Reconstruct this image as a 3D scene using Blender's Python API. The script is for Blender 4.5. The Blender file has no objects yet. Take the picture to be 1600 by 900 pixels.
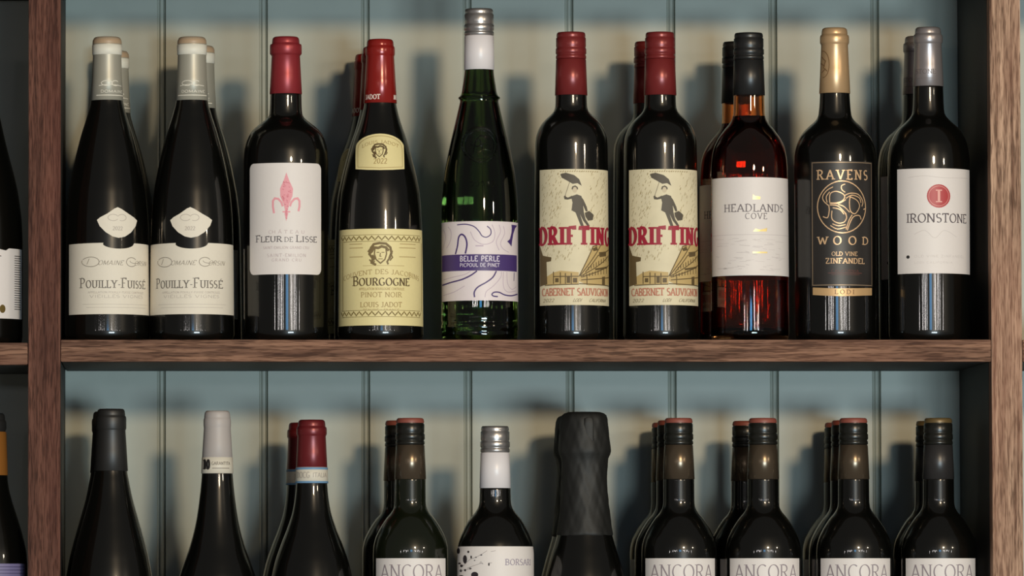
import bpy, bmesh, math, random
from mathutils import Vector
from mathutils.geometry import tessellate_polygon

R = random.Random(7)
SC = bpy.context.scene
COL = SC.collection

# ------------------------------------------------------------------ camera
S = 1607.0                 # photo pixels per metre at the front row of bottles
D = 6.20                   # camera to shelf front (m)
FY = 0.05                  # depth of the front row of bottles
F = S * (D + FY)           # focal length in pixels
XV, YV = 295.0, 940.0      # vanishing point of the depth direction
ZC = -(YV - 531.0) / F * D # camera height; shelf top front edge is z = 0


def toX(px, Y=FY):
    return (px - XV) * (D + Y) / F


def toZ(py, Y=FY):
    return ZC + (YV - py) * (D + Y) / F


cam = bpy.data.cameras.new('camera')
camo = bpy.data.objects.new('camera', cam)
COL.objects.link(camo)
SC.camera = camo
camo.location = (0, -D, ZC)
camo.rotation_euler = (math.radians(90) + math.atan((YV - 450) / F), 0, 0)
cam.sensor_width = 36
cam.lens = F / 1600 * 36
cam.shift_x = (800 - XV) / 1600
cam.clip_end = 200

# ------------------------------------------------------------------ light
vs = SC.view_settings
vs.view_transform = 'Standard'
vs.look = 'None'
vs.gamma = 1
vs.use_curve_mapping = False
vs.exposure = 0.1

world = bpy.data.worlds.new('room_ambience')
SC.world = world
world.use_nodes = True
bg = world.node_tree.nodes['Background']
bg.inputs[0].default_value = (1.0, 0.95, 0.9, 1)
bg.inputs[1].default_value = 0.11


def area(name, loc, aim, sx, sy, radiance, col, shape='RECTANGLE'):
    l = bpy.data.lights.new(name, 'AREA')
    l.shape = shape
    l.size = sx
    if shape in ('RECTANGLE', 'ELLIPSE'):
        l.size_y = sy
    a = sx * sy if shape == 'RECTANGLE' else math.pi * sx * (sx if shape == 'DISK' else sy) / 4
    l.energy = radiance * a * math.pi
    l.color = col
    o = bpy.data.objects.new(name, l)
    COL.objects.link(o)
    o.location = loc
    o.rotation_euler = (Vector(aim) - Vector(loc)).to_track_quat('-Z', 'Y').to_euler()
    return o


AIM = (0.35, 0, 0)
WARM = (1.0, 0.76, 0.48)
COOL = (0.68, 0.89, 1.0)


def spot(name, loc, aim, watts, col, radius, cone):
    l = bpy.data.lights.new(name, 'SPOT')
    l.energy = watts
    l.color = col
    l.shadow_soft_size = radius
    l.spot_size = math.radians(cone)
    l.spot_blend = 1.0
    o = bpy.data.objects.new(name, l)
    COL.objects.link(o)
    o.location = loc
    o.rotation_euler = (Vector(aim) - Vector(loc)).to_track_quat('-Z', 'Y').to_euler()
    return o


# ceiling spots of the bar, in front of the shelves
spot('ceiling_spot', (1.55, -6.0, 1.02), (.40, 0, .12), 610, WARM, .24, 26)
spot('ceiling_spot', (4.2, -4.6, 0.85), (.6, 0, .1), 100, (1.0, .84, .62), .16, 34)
# daylight through the panes of two low shop windows across the room
for x in (.95, 1.55, 2.15):
    area('shop_window', (x, -6.6, -.80), (x * .5, 0, 0), .52, .62, 60, COOL)
# small panes and a blue screen far across the room, mirrored in the glass
for k, (x, w) in enumerate([(-4.6, .10), (-3.1, .10), (-2.5, .08), (-1.9, .14), (-1.3, .08), (1.3, .08), (1.75, .14), (2.5, .08), (3.0, .10), (3.6, .07), (5.0, .10)]):
    for q in range(2):
        area('far_pane', (x + .3, -7.2, (.30 + .075 * q) + .02 * ((k * 7) % 3)), AIM, w, .06, 60, (1.0, .93, .9))
area('blue_screen', (0.35, -7.2, .345), AIM, .8, .16, 9, (.12, .5, 1.0))


# ------------------------------------------------------------------ materials
def lin(c):
    return tuple((v / 255 / 12.92 if v / 255 <= .04045 else ((v / 255 + .055) / 1.055) ** 2.4) for v in c)


MATS = {}


def mat(name, rgb, rough=.5, metal=0.0, noise=.0, nscale=60, coat=0.0, trans=0.0, bump=0.0, ior=1.5):
    if name in MATS:
        return MATS[name]
    m = bpy.data.materials.new(name)
    m.use_nodes = True
    nt = m.node_tree
    b = nt.nodes['Principled BSDF']
    c = lin(rgb)
    b.inputs['Base Color'].default_value = (*c, 1)
    b.inputs['Roughness'].default_value = rough
    b.inputs['Metallic'].default_value = metal
    b.inputs['Coat Weight'].default_value = coat
    b.inputs['Transmission Weight'].default_value = trans
    b.inputs['IOR'].default_value = ior
    if noise or bump:
        tc = nt.nodes.new('ShaderNodeTexCoord')
        n = nt.nodes.new('ShaderNodeTexNoise')
        n.inputs['Scale'].default_value = nscale
        n.inputs['Detail'].default_value = 4
        nt.links.new(tc.outputs['Object'], n.inputs['Vector'])
        if noise:
            mx = nt.nodes.new('ShaderNodeMix')
            mx.data_type = 'RGBA'
            mx.inputs[6].default_value = (*[v * (1 - noise) for v in c], 1)
            mx.inputs[7].default_value = (*[min(1, v * (1 + noise)) for v in c], 1)
            nt.links.new(n.outputs['Fac'], mx.inputs[0])
            nt.links.new(mx.outputs[2], b.inputs['Base Color'])
        if bump:
            bp = nt.nodes.new('ShaderNodeBump')
            bp.inputs['Strength'].default_value = bump
            bp.inputs['Distance'].default_value = .002
            nt.links.new(n.outputs['Fac'], bp.inputs['Height'])
            nt.links.new(bp.outputs['Normal'], b.inputs['Normal'])
    MATS[name] = m
    return m


def wood(name, axis, c0, c1, c2):
    m = bpy.data.materials.new(name)
    m.use_nodes = True
    nt = m.node_tree
    L = nt.links.new
    b = nt.nodes['Principled BSDF']
    tc = nt.nodes.new('ShaderNodeTexCoord')

    def tex(fine, along, detail, rough=.6):
        mp = nt.nodes.new('ShaderNodeMapping')
        sc = [fine, fine, fine]
        sc['XYZ'.index(axis)] = along
        mp.inputs['Scale'].default_value = sc
        n = nt.nodes.new('ShaderNodeTexNoise')
        n.inputs['Scale'].default_value = 1
        n.inputs['Detail'].default_value = detail
        n.inputs['Roughness'].default_value = rough
        L(tc.outputs['Object'], mp.inputs['Vector'])
        L(mp.outputs['Vector'], n.inputs['Vector'])
        return n
    n1 = tex(210, 7, 5)
    n2 = tex(640, 42, 2)
    n3 = tex(14, 2.5, 3)
    r1 = nt.nodes.new('ShaderNodeValToRGB')
    r1.color_ramp.elements[0].position = .36
    r1.color_ramp.elements[0].color = (*lin(c0), 1)
    r1.color_ramp.elements[1].position = .66
    r1.color_ramp.elements[1].color = (*lin(c1), 1)
    L(n1.outputs['Fac'], r1.inputs['Fac'])
    r2 = nt.nodes.new('ShaderNodeValToRGB')
    r2.color_ramp.elements[0].position = .38
    r2.color_ramp.elements[0].color = (.28, .24, .22, 1)
    r2.color_ramp.elements[1].position = .52
    r2.color_ramp.elements[1].color = (1, 1, 1, 1)
    L(n2.outputs['Fac'], r2.inputs['Fac'])
    mx = nt.nodes.new('ShaderNodeMix')
    mx.data_type = 'RGBA'
    mx.blend_type = 'MULTIPLY'
    mx.inputs[0].default_value = .8
    L(r1.outputs['Color'], mx.inputs[6])
    L(r2.outputs['Color'], mx.inputs[7])
    mx2 = nt.nodes.new('ShaderNodeMix')
    mx2.data_type = 'RGBA'
    mx2.inputs[7].default_value = (*lin(c2), 1)
    r3 = nt.nodes.new('ShaderNodeMapRange')
    r3.inputs['From Min'].default_value = .42
    r3.inputs['From Max'].default_value = .75
    r3.inputs['To Max'].default_value = .6
    L(n3.outputs['Fac'], r3.inputs['Value'])
    L(r3.outputs['Result'], mx2.inputs[0])
    L(mx.outputs[2], mx2.inputs[6])
    L(mx2.outputs[2], b.inputs['Base Color'])
    b.inputs['Roughness'].default_value = .7
    b.inputs['Specular IOR Level'].default_value = .2
    bp = nt.nodes.new('ShaderNodeBump')
    bp.inputs['Strength'].default_value = .5
    bp.inputs['Distance'].default_value = .0008
    L(r2.outputs['Color'], bp.inputs['Height'])
    L(bp.outputs['Normal'], b.inputs['Normal'])
    return m


OAK_V = wood('oak_upright', 'Z', (124, 92, 74), (204, 168, 142), (158, 112, 92))
OAK_R = wood('reddish_oak_upright', 'Z', (74, 45, 36), (118, 78, 64), (96, 52, 43))
OAK_H = wood('oak_shelf', 'X', (94, 66, 53), (154, 116, 94), (118, 76, 62))
DARK = mat('dark_brown_board', (40, 36, 32), .6, noise=.25, nscale=40)  # mottled near-black brown for uprights, shelf boards and backing behind the oak fronts
PAINT = mat('grey_green_paint', (158, 162, 150), .42, noise=.06, nscale=25, bump=.06)

GLASS = mat('dark_glass', (8, 8, 6), .30, coat=.8)
GLASS_G = mat('deep_green_glass', (16, 20, 9), .30, coat=.8)
for _m in (GLASS, GLASS_G):
    _m.node_tree.nodes['Principled BSDF'].inputs['Coat Roughness'].default_value = .04
    _m.node_tree.nodes['Principled BSDF'].inputs['Specular IOR Level'].default_value = .2
GREEN = mat('green_glass', (52, 74, 30), .03, trans=1.0)
ROSE_W = mat('rose_wine', (176, 64, 64), .02, trans=1.0, ior=1.34)
ROSE_G = mat('clear_pink_glass', (250, 186, 128), .02, trans=1.0)

# ------------------------------------------------------------------ mesh helpers


def link(name, me, m, parent=None):
    o = bpy.data.objects.new(name, me)
    COL.objects.link(o)
    if m is not None and not me.materials:
        me.materials.append(m)
    o.parent = parent
    return o


def empty(name, loc, label, cat, group=None, rz=0):
    o = bpy.data.objects.new(name, None)
    o.empty_display_size = .02
    COL.objects.link(o)
    o.location = loc
    o.rotation_euler = (0, 0, rz)
    o['label'] = label
    o['category'] = cat
    if group:
        o['group'] = group
    return o


def box(name, x0, x1, y0, y1, z0, z1, m, parent=None, bev=.0012):
    bm = bmesh.new()
    bmesh.ops.create_cube(bm, size=1)
    for v in bm.verts:
        v.co = Vector(((x0 + x1) / 2 + v.co.x * (x1 - x0), (y0 + y1) / 2 + v.co.y * (y1 - y0), (z0 + z1) / 2 + v.co.z * (z1 - z0)))
    if bev:
        bmesh.ops.bevel(bm, geom=bm.edges[:], offset=bev, segments=2, affect='EDGES')
    me = bpy.data.meshes.new(name)
    bm.to_mesh(me)
    bm.free()
    return link(name, me, m, parent)


def pchip(pts):
    """monotone interpolation y(x) through pts sorted by x"""
    pts = sorted(pts)
    xs = [p[0] for p in pts]
    ys = [p[1] for p in pts]
    n = len(xs)
    h = [xs[i + 1] - xs[i] for i in range(n - 1)]
    d = [(ys[i + 1] - ys[i]) / h[i] for i in range(n - 1)]
    m = [d[0]] + [0] * (n - 2) + [d[-1]]
    for i in range(1, n - 1):
        if d[i - 1] * d[i] > 0:
            w1 = 2 * h[i] + h[i - 1]
            w2 = h[i] + 2 * h[i - 1]
            m[i] = (w1 + w2) / (w1 / d[i - 1] + w2 / d[i])

    def f(x):
        if x <= xs[0]:
            return ys[0]
        if x >= xs[-1]:
            return ys[-1]
        i = 0
        while x > xs[i + 1]:
            i += 1
        t = (x - xs[i]) / h[i]
        return ((2 * t ** 3 - 3 * t * t + 1) * ys[i] + (t ** 3 - 2 * t * t + t) * h[i] * m[i]
                + (-2 * t ** 3 + 3 * t * t) * ys[i + 1] + (t ** 3 - t * t) * h[i] * m[i + 1])
    return f


def lathe(name, prof, m, parent, seg=56, wob=None):
    """prof: list of (r, z) in metres; first and last may have r = 0"""
    vs_, fs = [], []
    rings = []
    for r, z in prof:
        if r < 1e-7:
            rings.append([len(vs_)])
            vs_.append((0, 0, z))
        else:
            ring = []
            for k in range(seg):
                a = 2 * math.pi * k / seg
                rr = r + (wob(a, z) if wob else 0)
                ring.append(len(vs_))
                vs_.append((rr * math.sin(a), -rr * math.cos(a), z))
            rings.append(ring)
    for a, b in zip(rings, rings[1:]):
        for k in range(seg):
            k2 = (k + 1) % seg
            if len(a) == 1 and len(b) == 1:
                continue
            if len(a) == 1:
                fs.append((a[0], b[k2], b[k]))
            elif len(b) == 1:
                fs.append((a[k], a[k2], b[0]))
            else:
                fs.append((a[k], a[k2], b[k2], b[k]))
    me = bpy.data.meshes.new(name)
    me.from_pydata(vs_, [], fs)
    me.polygons.foreach_set('use_smooth', [True] * len(fs))
    me.update()
    if m is not None:
        me.materials.append(m)
    o = link(name, me, None, parent)
    return o


# ------------------------------------------------------------------ stroke lettering
def arc(cx, cy, rx, ry, a0, a1, n=12):
    return [(cx + rx * math.cos(math.radians(a0 + (a1 - a0) * i / n)), cy + ry * math.sin(math.radians(a0 + (a1 - a0) * i / n)))
            for i in range(n + 1)]


def _glyphs():
    g = {}

    def G(ch, w, lines, serifs=''):
        g[ch] = (w, lines, serifs)
    G('A', .80, [[(.06, 0), (.40, 1)], [(.40, 1), (.74, 0)], [(.18, .34), (.62, .34)]], [(.06, 0), (.74, 0)])
    G('B', .64, [[(.12, 0), (.12, 1)], [(.12, 1), (.30, 1)] + arc(.30, .76, .24, .24, 90, -90) + [(.12, .52)],
                 [(.12, .52), (.32, .52)] + arc(.32, .26, .26, .26, 90, -90) + [(.12, 0)]], [(.1, 0), (.1, 1)])
    G('C', .72, [arc(.42, .5, .34, .5, 50, 310, 18)], [])
    G('D', .76, [[(.12, 0), (.12, 1)], [(.12, 1), (.28, 1)] + arc(.28, .5, .40, .5, 90, -90, 16) + [(.12, 0)]], [(.1, 0), (.1, 1)])
    G('E', .60, [[(.12, 0), (.12, 1)], [(.12, 1), (.52, 1), (.52, .86)], [(.12, .52), (.42, .52)], [(.12, 0), (.54, 0), (.54, .16)]], [(.1, 0), (.1, 1)])
    G('F', .58, [[(.12, 0), (.12, 1)], [(.12, 1), (.52, 1), (.52, .86)], [(.12, .50), (.42, .50)]], [(.12, 0), (.1, 1)])
    G('G', .78, [arc(.42, .5, .34, .5, 50, 300, 18) + [(.66, .16), (.66, .42)], [(.50, .42), (.72, .42)]], [])
    G('H', .78, [[(.13, 0), (.13, 1)], [(.65, 0), (.65, 1)], [(.13, .51), (.65, .51)]], [(.13, 0), (.13, 1), (.65, 0), (.65, 1)])
    G('I', .34, [[(.17, 0), (.17, 1)]], [(.17, 0), (.17, 1)])
    G('J', .46, [[(.30, 1), (.30, .18), (.24, .03), (.12, 0), (.05, .08)]], [(.30, 1)])
    G('K', .72, [[(.13, 0), (.13, 1)], [(.60, 1), (.13, .44)], [(.28, .60), (.64, 0)]], [(.13, 0), (.13, 1), (.64, 0)])
    G('L', .58, [[(.12, 0), (.12, 1)], [(.12, 0), (.54, 0), (.54, .18)]], [(.1, 0), (.12, 1)])
    G('M', .92, [[(.12, 0), (.14, 1)], [(.14, 1), (.46, .10)], [(.46, .10), (.78, 1)], [(.78, 1), (.80, 0)]], [(.12, 0), (.80, 0)])
    G('N', .80, [[(.12, 0), (.12, 1)], [(.12, 1), (.67, 0)], [(.67, 0), (.67, 1)]], [(.12, 0), (.67, 1), (.08, 1)])
    G('O', .82, [arc(.41, .5, .34, .5, 0, 360, 24)], [])
    G('P', .62, [[(.12, 0), (.12, 1)], [(.12, 1), (.30, 1)] + arc(.30, .73, .26, .27, 90, -90) + [(.12, .46)]], [(.12, 0), (.1, 1)])
    G('Q', .82, [arc(.41, .5, .34, .5, 0, 360, 24), [(.44, .1), (.76, -.14)]], [])
    G('R', .70, [[(.12, 0), (.12, 1)], [(.12, 1), (.30, 1)] + arc(.30, .75, .25, .25, 90, -90) + [(.12, .50)], [(.32, .50), (.64, 0)]], [(.12, 0), (.1, 1), (.64, 0)])
    G('S', .56, [arc(.29, .75, .20, .25, 40, 270, 12) + arc(.29, .26, .22, .26, 90, -140, 12)], [])
    G('T', .68, [[(.34, 0), (.34, 1)], [(.05, .84), (.05, 1), (.63, 1), (.63, .84)]], [(.34, 0)])
    G('U', .78, [[(.13, 1), (.13, .32)] + arc(.39, .30, .26, .30, 180, 360, 12) + [(.65, 1)]], [(.13, 1), (.65, 1)])
    G('V', .78, [[(.07, 1), (.39, 0)], [(.39, 0), (.71, 1)]], [(.07, 1), (.71, 1)])
    G('W', 1.05, [[(.06, 1), (.30, 0)], [(.30, 0), (.52, .9)], [(.52, .9), (.75, 0)], [(.75, 0), (.99, 1)]], [(.06, 1), (.99, 1)])
    G('X', .76, [[(.10, 1), (.66, 0)], [(.66, 1), (.10, 0)]], [(.1, 0), (.1, 1), (.66, 0), (.66, 1)])
    G('Y', .74, [[(.06, 1), (.37, .46)], [(.68, 1), (.37, .46)], [(.37, .46), (.37, 0)]], [(.06, 1), (.68, 1), (.37, 0)])
    G('Z', .66, [[(.08, .84), (.08, 1), (.58, 1)], [(.58, 1), (.07, 0)], [(.07, 0), (.6, 0), (.6, .16)]], [])
    G('0', .62, [arc(.31, .5, .24, .5, 0, 360, 20)], [])
    G('2', .58, [arc(.28, .74, .20, .26, 170, -30, 10) + [(.08, 0), (.52, 0)]], [])
    G('3', .56, [arc(.27, .76, .19, .24, 150, -90, 10) + arc(.27, .26, .22, .26, 90, -150, 10)], [])
    G('-', .42, [[(.06, .42), (.36, .42)]], [])
    G('.', .24, [[(.12, 0), (.12, .1)]], [])
    G(',', .24, [[(.12, .1), (.08, -.1)]], [])
    G("'", .22, [[(.11, 1), (.11, .8)]], [])
    G('`', .01, [[(-.42, 1.12), (-.26, 1.28)]], [])
    G('^', .01, [[(-.58, 1.1), (-.42, 1.26), (-.26, 1.1)]], [])
    G(' ', .36, [], [])
    return g


GL = _glyphs()


def ribbon(pts, wfun):
    """quads of a stroke along pts; wfun(dx, dy) gives the stroke width"""
    out = []
    n = len(pts)
    if n < 2:
        return out
    closed = math.dist(pts[0], pts[-1]) < 1e-6 and n > 3
    seg = []
    for a, b in zip(pts, pts[1:]):
        dx, dy = b[0] - a[0], b[1] - a[1]
        l = math.hypot(dx, dy) or 1e-9
        seg.append((dx / l, dy / l))
    lv, rv = [], []
    for i in range(n):
        if closed and i in (0, n - 1):
            s0, s1 = seg[-1], seg[0]
        else:
            s0 = seg[max(0, i - 1)]
            s1 = seg[min(n - 2, i)]
        tx, ty = s0[0] + s1[0], s0[1] + s1[1]
        l = math.hypot(tx, ty)
        if l < 1e-6:
            tx, ty = s1
        else:
            tx, ty = tx / l, ty / l
        w = .5 * wfun(tx, ty) / max(.6, abs(tx * s1[0] + ty * s1[1]))
        lv.append((pts[i][0] - ty * w, pts[i][1] + tx * w))
        rv.append((pts[i][0] + ty * w, pts[i][1] - tx * w))
    for i in range(n - 1):
        out.append([lv[i], rv[i], rv[i + 1], lv[i + 1]])
    return out


class Art:
    """flat print on a bottle, drawn in photo pixels about the bottle axis and wrapped round it"""

    def __init__(self, b):
        self.b = b
        self.polys = []

    def U(self, px, py):
        r = self.b.rad(py)
        s = max(-.9999, min(.9999, (px - self.b.cx) / r))
        return r * math.asin(s)

    def poly(self, pts, raw=False):
        self.polys.append([(p if raw else (self.U(*p), p[1])) for p in pts])

    def line(self, pts, w, raw=False):
        p = [(q if raw else (self.U(*q), q[1])) for q in pts]
        self.polys += ribbon(p, lambda dx, dy: w)

    def rect(self, x0, x1, y0, y1):
        self.poly([(x0, y0), (x1, y0), (x1, y1), (x0, y1)])

    def ellipse(self, cx, cy, rx, ry, n=20):
        self.poly([(cx + rx * math.cos(6.2832 * i / n), cy + ry * math.sin(6.2832 * i / n)) for i in range(n)])

    def text(self, s, x0, x1, y0, y1, thick=.15, thin=.07, serif=.16, st=None, shear=0.0, big=1.0, arch=0.0, track=.06, raw=False):
        """s fills x0..x1 (photo px on the bottle); cap height y0..y1; '*' before a letter makes it larger"""
        ym = (y0 + y1) / 2
        u0, u1 = (x0, x1) if raw else (self.U(x0, ym), self.U(x1, ym))
        h = y1 - y0
        items, x, k = [], 0.0, 1.0
        for ch in s:
            if ch == '*':
                k = big
                continue
            g = GL.get(ch.upper(), GL[' '])
            items.append((g, x, k))
            x += (g[0] + (track if g[0] > .05 else 0)) * k
            k = 1.0
        sx = (u1 - u0) / (x - track)
        st = thin if st is None else st
        for g, gx, k in items:
            w, lines, ser = g
            asp = sx / h

            def put(p):
                xx = (gx + p[0] * k) * sx + shear * p[1] * k * h
                yy = y1 - p[1] * h * k
                if arch:
                    t = (xx / (u1 - u0)) * 2 - 1
                    yy += arch * t * t
                return (u0 + xx, yy)

            def wf(dx, dy):
                ph = math.atan2(-dy, dx) - math.radians(18)
                return h * (thin + (thick - thin) * abs(math.sin(ph)) ** 1.5)
            for ln in lines:
                self.polys += ribbon([put(p) for p in ln], wf)
            if serif:
                for (qx, qy) in ser:
                    yy = qy + (st / 2 if qy == 0 else -st / 2) * .6
                    a, b_ = put((qx, yy)), put((qx, yy))
                    hw = (serif * .75 + thick * .5) * h * k
                    self.polys += ribbon([(a[0] - hw, a[1]), (b_[0] + hw, b_[1])], lambda dx, dy: st * h)

    def build(self, name, m, parent, lift=.0004, step=7.0):
        b = self.b
        bm = bmesh.new()
        lo, hi = 1e9, -1e9
        for p in self.polys:
            if len(p) == 4:
                tris = None
            else:
                tris = tessellate_polygon([[Vector((x, y, 0)) for x, y in p]])
            vs_ = [bm.verts.new((x, y, 0)) for x, y in p]
            for x, y in p:
                lo = min(lo, x)
                hi = max(hi, x)
            if tris is None:
                try:
                    bm.faces.new(vs_)
                except ValueError:
                    pass
            else:
                for t in tris:
                    try:
                        bm.faces.new([vs_[i] for i in t])
                    except ValueError:
                        pass
        k = math.ceil(lo / step)
        while k * step < hi:
            bmesh.ops.bisect_plane(bm, geom=bm.verts[:] + bm.edges[:] + bm.faces[:], dist=1e-4, plane_co=(k * step, 0, 0), plane_no=(1, 0, 0))
            k += 1
        ys = [v.co.y for v in bm.verts]
        if max(ys) - min(ys) > 20 and b.curved(min(ys), max(ys)):
            y = min(ys) + step
            while y < max(ys):
                bmesh.ops.bisect_plane(bm, geom=bm.verts[:] + bm.edges[:] + bm.faces[:], dist=1e-4, plane_co=(0, y, 0), plane_no=(0, 1, 0))
                y += step
        for v in bm.verts:
            v.co = b.wrap(v.co.x, v.co.y, lift)
        bm.normal_update()
        for f in bm.faces:
            c = f.calc_center_median()
            if f.normal.x * c.x + f.normal.y * c.y < 0:
                f.normal_flip()
            f.smooth = True
        me = bpy.data.meshes.new(name)
        bm.to_mesh(me)
        bm.free()
        return link(name, me, m, parent)


class Bottle:
    def __init__(self, cx, base, prof, label, group=None, Y=FY, glass=None, zb=0.0, gname='glass_body', seg=64, body=True, rz=0, cap=None):
        self.cx, self.base = cx, base
        self.prof = prof
        self.cap = cap if cap else (prof[-2][0] if len(prof) < 16 else 105)
        self.f = pchip(prof)
        self.root = empty('wine_bottle', (toX(cx, Y), Y, zb), label, 'bottle', group, rz)
        top = min(p[0] for p in prof)
        self.top = top
        if body:
            self.body = lathe(gname, self.outline(top, base), glass or GLASS, self.root, seg)

    def outline(self, y0, y1, dr=0.0, close_top=True, base=True):
        pts = []
        if base:
            rb = self.f(y1 - 12)
            # rounded heel with a shallow punt
            pts += [(0, .012), (.012, .010), ((rb - 12) / S, .0006), ((rb - 9) / S, 0), ((rb - 5) / S, .0004), ((rb - 1.6) / S, .0026), ((rb - .3) / S, .006)]
            y = y1 - 13
        else:
            y = y1
        while y > y0:
            pts.append(((self.f(y) + dr - (2.6 if y < self.cap - 2 else 0)) / S, self.z(y)))
            y -= 3.0
        pts.append(((self.f(y0) + dr - 2.6) / S, self.z(y0)))
        if close_top:
            pts.append((0, self.z(y0)))
        return pts

    def z(self, py):
        return (self.base - py) / S

    def rad(self, py):
        return self.f(py)

    def curved(self, y0, y1):
        return max(self.f(y0 + (y1 - y0) * k / 8) for k in range(9)) - min(self.f(y0 + (y1 - y0) * k / 8) for k in range(9)) > .08

    def wrap(self, u, py, lift):
        r = self.f(py)
        th = u / r
        rr = r / S + lift
        return Vector((rr * math.sin(th), -rr * math.cos(th), self.z(py)))

    # ---- parts
    def capsule(self, rows, m, name='capsule', seg=48):
        """rows: (py, half px) from bottom to top; closes at the top"""
        p = [(h / S, self.z(y)) for y, h in rows]
        p.append((0, p[-1][1]))
        return lathe(name, p, m, self.root, seg)

    def ring(self, rows, m, name, parent, seg=48):
        return lathe(name, [(h / S, self.z(y)) for y, h in rows], m, parent, seg)

    def art(self):
        return Art(self)

    def label(self, pts=None, rect=None, rnd=0, m=None, name='front_label', lift=.00022, step=5.0):
        a = self.art()
        if rect:
            x0, x1, y0, y1 = rect
            ym = (y0 + y1) / 2
            u0, u1 = a.U(x0, ym), a.U(x1, ym)
            if rnd:
                q = []
                for (cx, cy, a0) in ((u1 - rnd, y0 + rnd, -90), (u1 - rnd, y1 - rnd, 0), (u0 + rnd, y1 - rnd, 90), (u0 + rnd, y0 + rnd, 180)):
                    q += arc(cx, cy, rnd, rnd, a0, a0 + 90, 6)
                a.poly(q, raw=True)
            else:
                a.poly([(u0, y0), (u1, y0), (u1, y1), (u0, y1)], raw=True)
        else:
            a.poly(pts)
        return a.build(name, m, self.root, lift, step)


def copy_tree(o, parent=None):
    c = o.copy()
    COL.objects.link(c)
    c.parent = parent
    for ch in o.children:
        copy_tree(ch, c)
    return c


def behind(b, px, dy, label, group=None, rz=0.0, Y=None):
    Y = (FY + dy) if Y is None else Y
    c = copy_tree(b.root)
    c.location = (toX(px, Y), Y, b.root.location.z)
    c.rotation_euler = (0, 0, rz)
    c['label'] = label
    if group:
        c['group'] = group
    elif 'group' in c:
        del c['group']
    return c


def cr(pts, ox, oy, sc):
    return [(ox + x / sc, oy + y / sc) for x, y in pts]


# ------------------------------------------------------------------ shelving
DEPTH = 0.262
PITCH = 610 * D / F        # shelf spacing
TH = 34 * D / F            # shelf thickness
ZT = 0.0
unit = empty('wine_shelving_unit', (toX(800, 0), 0, -PITCH - .12), 'oak-fronted wall shelving unit with grey-green boarded back', 'shelving')
U0 = unit.location.copy()


def ub(name, x0, x1, y0, y1, z0, z1, m, parent=unit, bev=.0012):
    o = box(name, x0, x1, y0, y1, z0, z1, m, None, bev)
    o.parent = parent
    off = Vector(U0) if parent is unit else Vector(U0)
    for v in o.data.vertices:
        v.co -= off
    return o


X = lambda p: toX(p, 0)
zlo, zhi = -PITCH - .10, PITCH + .06
uprights = [(44, 94), (1550.5, 1598)]
LIP = .024
for x0, x1 in uprights:
    up = ub('upright', X(x0), X(x1), LIP, DEPTH, zlo, zhi, DARK)
    ub('oak_front', X(x0), X(x1), 0, LIP, zlo, zhi, OAK_R if x0 < 500 else OAK_V, up, .0006)
bays = [(-420, 44), (94, 1550.5), (1598, 2060)]
for i, (x0, x1) in enumerate(bays):
    for k in (-1, 0, 1):
        dz = -.003 if i == 0 else 0
        zt = ZT + k * PITCH + dz
        e = .0006
        sh = ub('shelf_board', X(x0) + e, X(x1) - e, LIP, DEPTH - .001, zt - TH, zt, DARK)
        ub('oak_edging', X(x0) + e, X(x1) - e, .001, LIP, zt - TH, zt, OAK_H, sh, .0005)

# beaded back boards, one object each
BW = 159.7 * (D + DEPTH) / F
bx0 = toX(257.5, DEPTH)


def plank_mesh(w):
    d = .012
    g = .0011
    prof = [(.0002, .0026), (.0011, 0), (w - .0078, 0), (w - .0070, .0008), (w - .0062, .0011), (w - .0056, .0010)]
    for i in range(7):
        t = math.pi * (1 - i / 6)
        prof.append((w - .0034 + .0022 * math.cos(t), .0010 - .0016 * math.sin(t)))
    prof += [(w - .0002, .0026), (w - .0002, d), (.0002, d)]
    vs_ = [(x, y, z) for z in (zlo, zhi) for x, y in prof]
    n = len(prof)
    fs = [(i, (i + 1) % n, n + (i + 1) % n, n + i) for i in range(n)]
    fs += [tuple(range(n - 1, -1, -1)), tuple(range(n, 2 * n))]
    me = bpy.data.meshes.new('back_plank')
    me.from_pydata(vs_, [], fs)
    me.update()
    me.materials.append(PAINT)
    return me


pm = plank_mesh(BW)
for k in range(-4, 13):
    o = link('back_plank', pm, None, unit)
    o.location = (bx0 + k * BW - U0.x, DEPTH, -U0.z)
ub('backing_sheet', bx0 - 4 * BW, bx0 + 13 * BW, DEPTH + .0125, DEPTH + .02, zlo, zhi, DARK)

# ------------------------------------------------------------------ shared print materials
INK = mat('black_ink', (34, 30, 30), .6)
INK_G = mat('grey_ink', (122, 112, 102), .6)
INK_L = mat('pale_grey_ink', (186, 176, 166), .6)
CREAM = mat('cream_paper', (228, 219, 203), .6, noise=.03, nscale=300)
WHITE = mat('white_paper', (228, 220, 216), .55, noise=.02, nscale=300)
YELLOW = mat('pale_yellow_paper', (230, 215, 158), .55, noise=.03, nscale=300)
BROWN = mat('brown_ink', (92, 72, 40), .6)
BROWN_L = mat('light_brown_ink', (168, 142, 92), .6)


# ------------------------------------------------------------------ capsules
def foil(b, yb, hb, yt, ht, m, lip=28, lw=2.2, name='capsule'):
    """cork capsule: skirt from yb up to the lip band under the top yt"""
    yl = yt + lip
    return b.capsule([(yb, hb), (yb - .5, hb + .5), ((yb + yl) / 2, (hb + ht) / 2 + .4), (yl + 2, ht + .4), (yl, ht + lw * .6), (yl - 1.5, ht + lw), (yt + 15, ht + lw),
                      (yt + 12, ht + lw - .6), (yt + 10.5, ht - .4), (yt + 9, ht - .2), (yt + 4, ht - .8), (yt + 1.5, ht - 1.8), (yt, ht - 4)], m, name)


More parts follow.
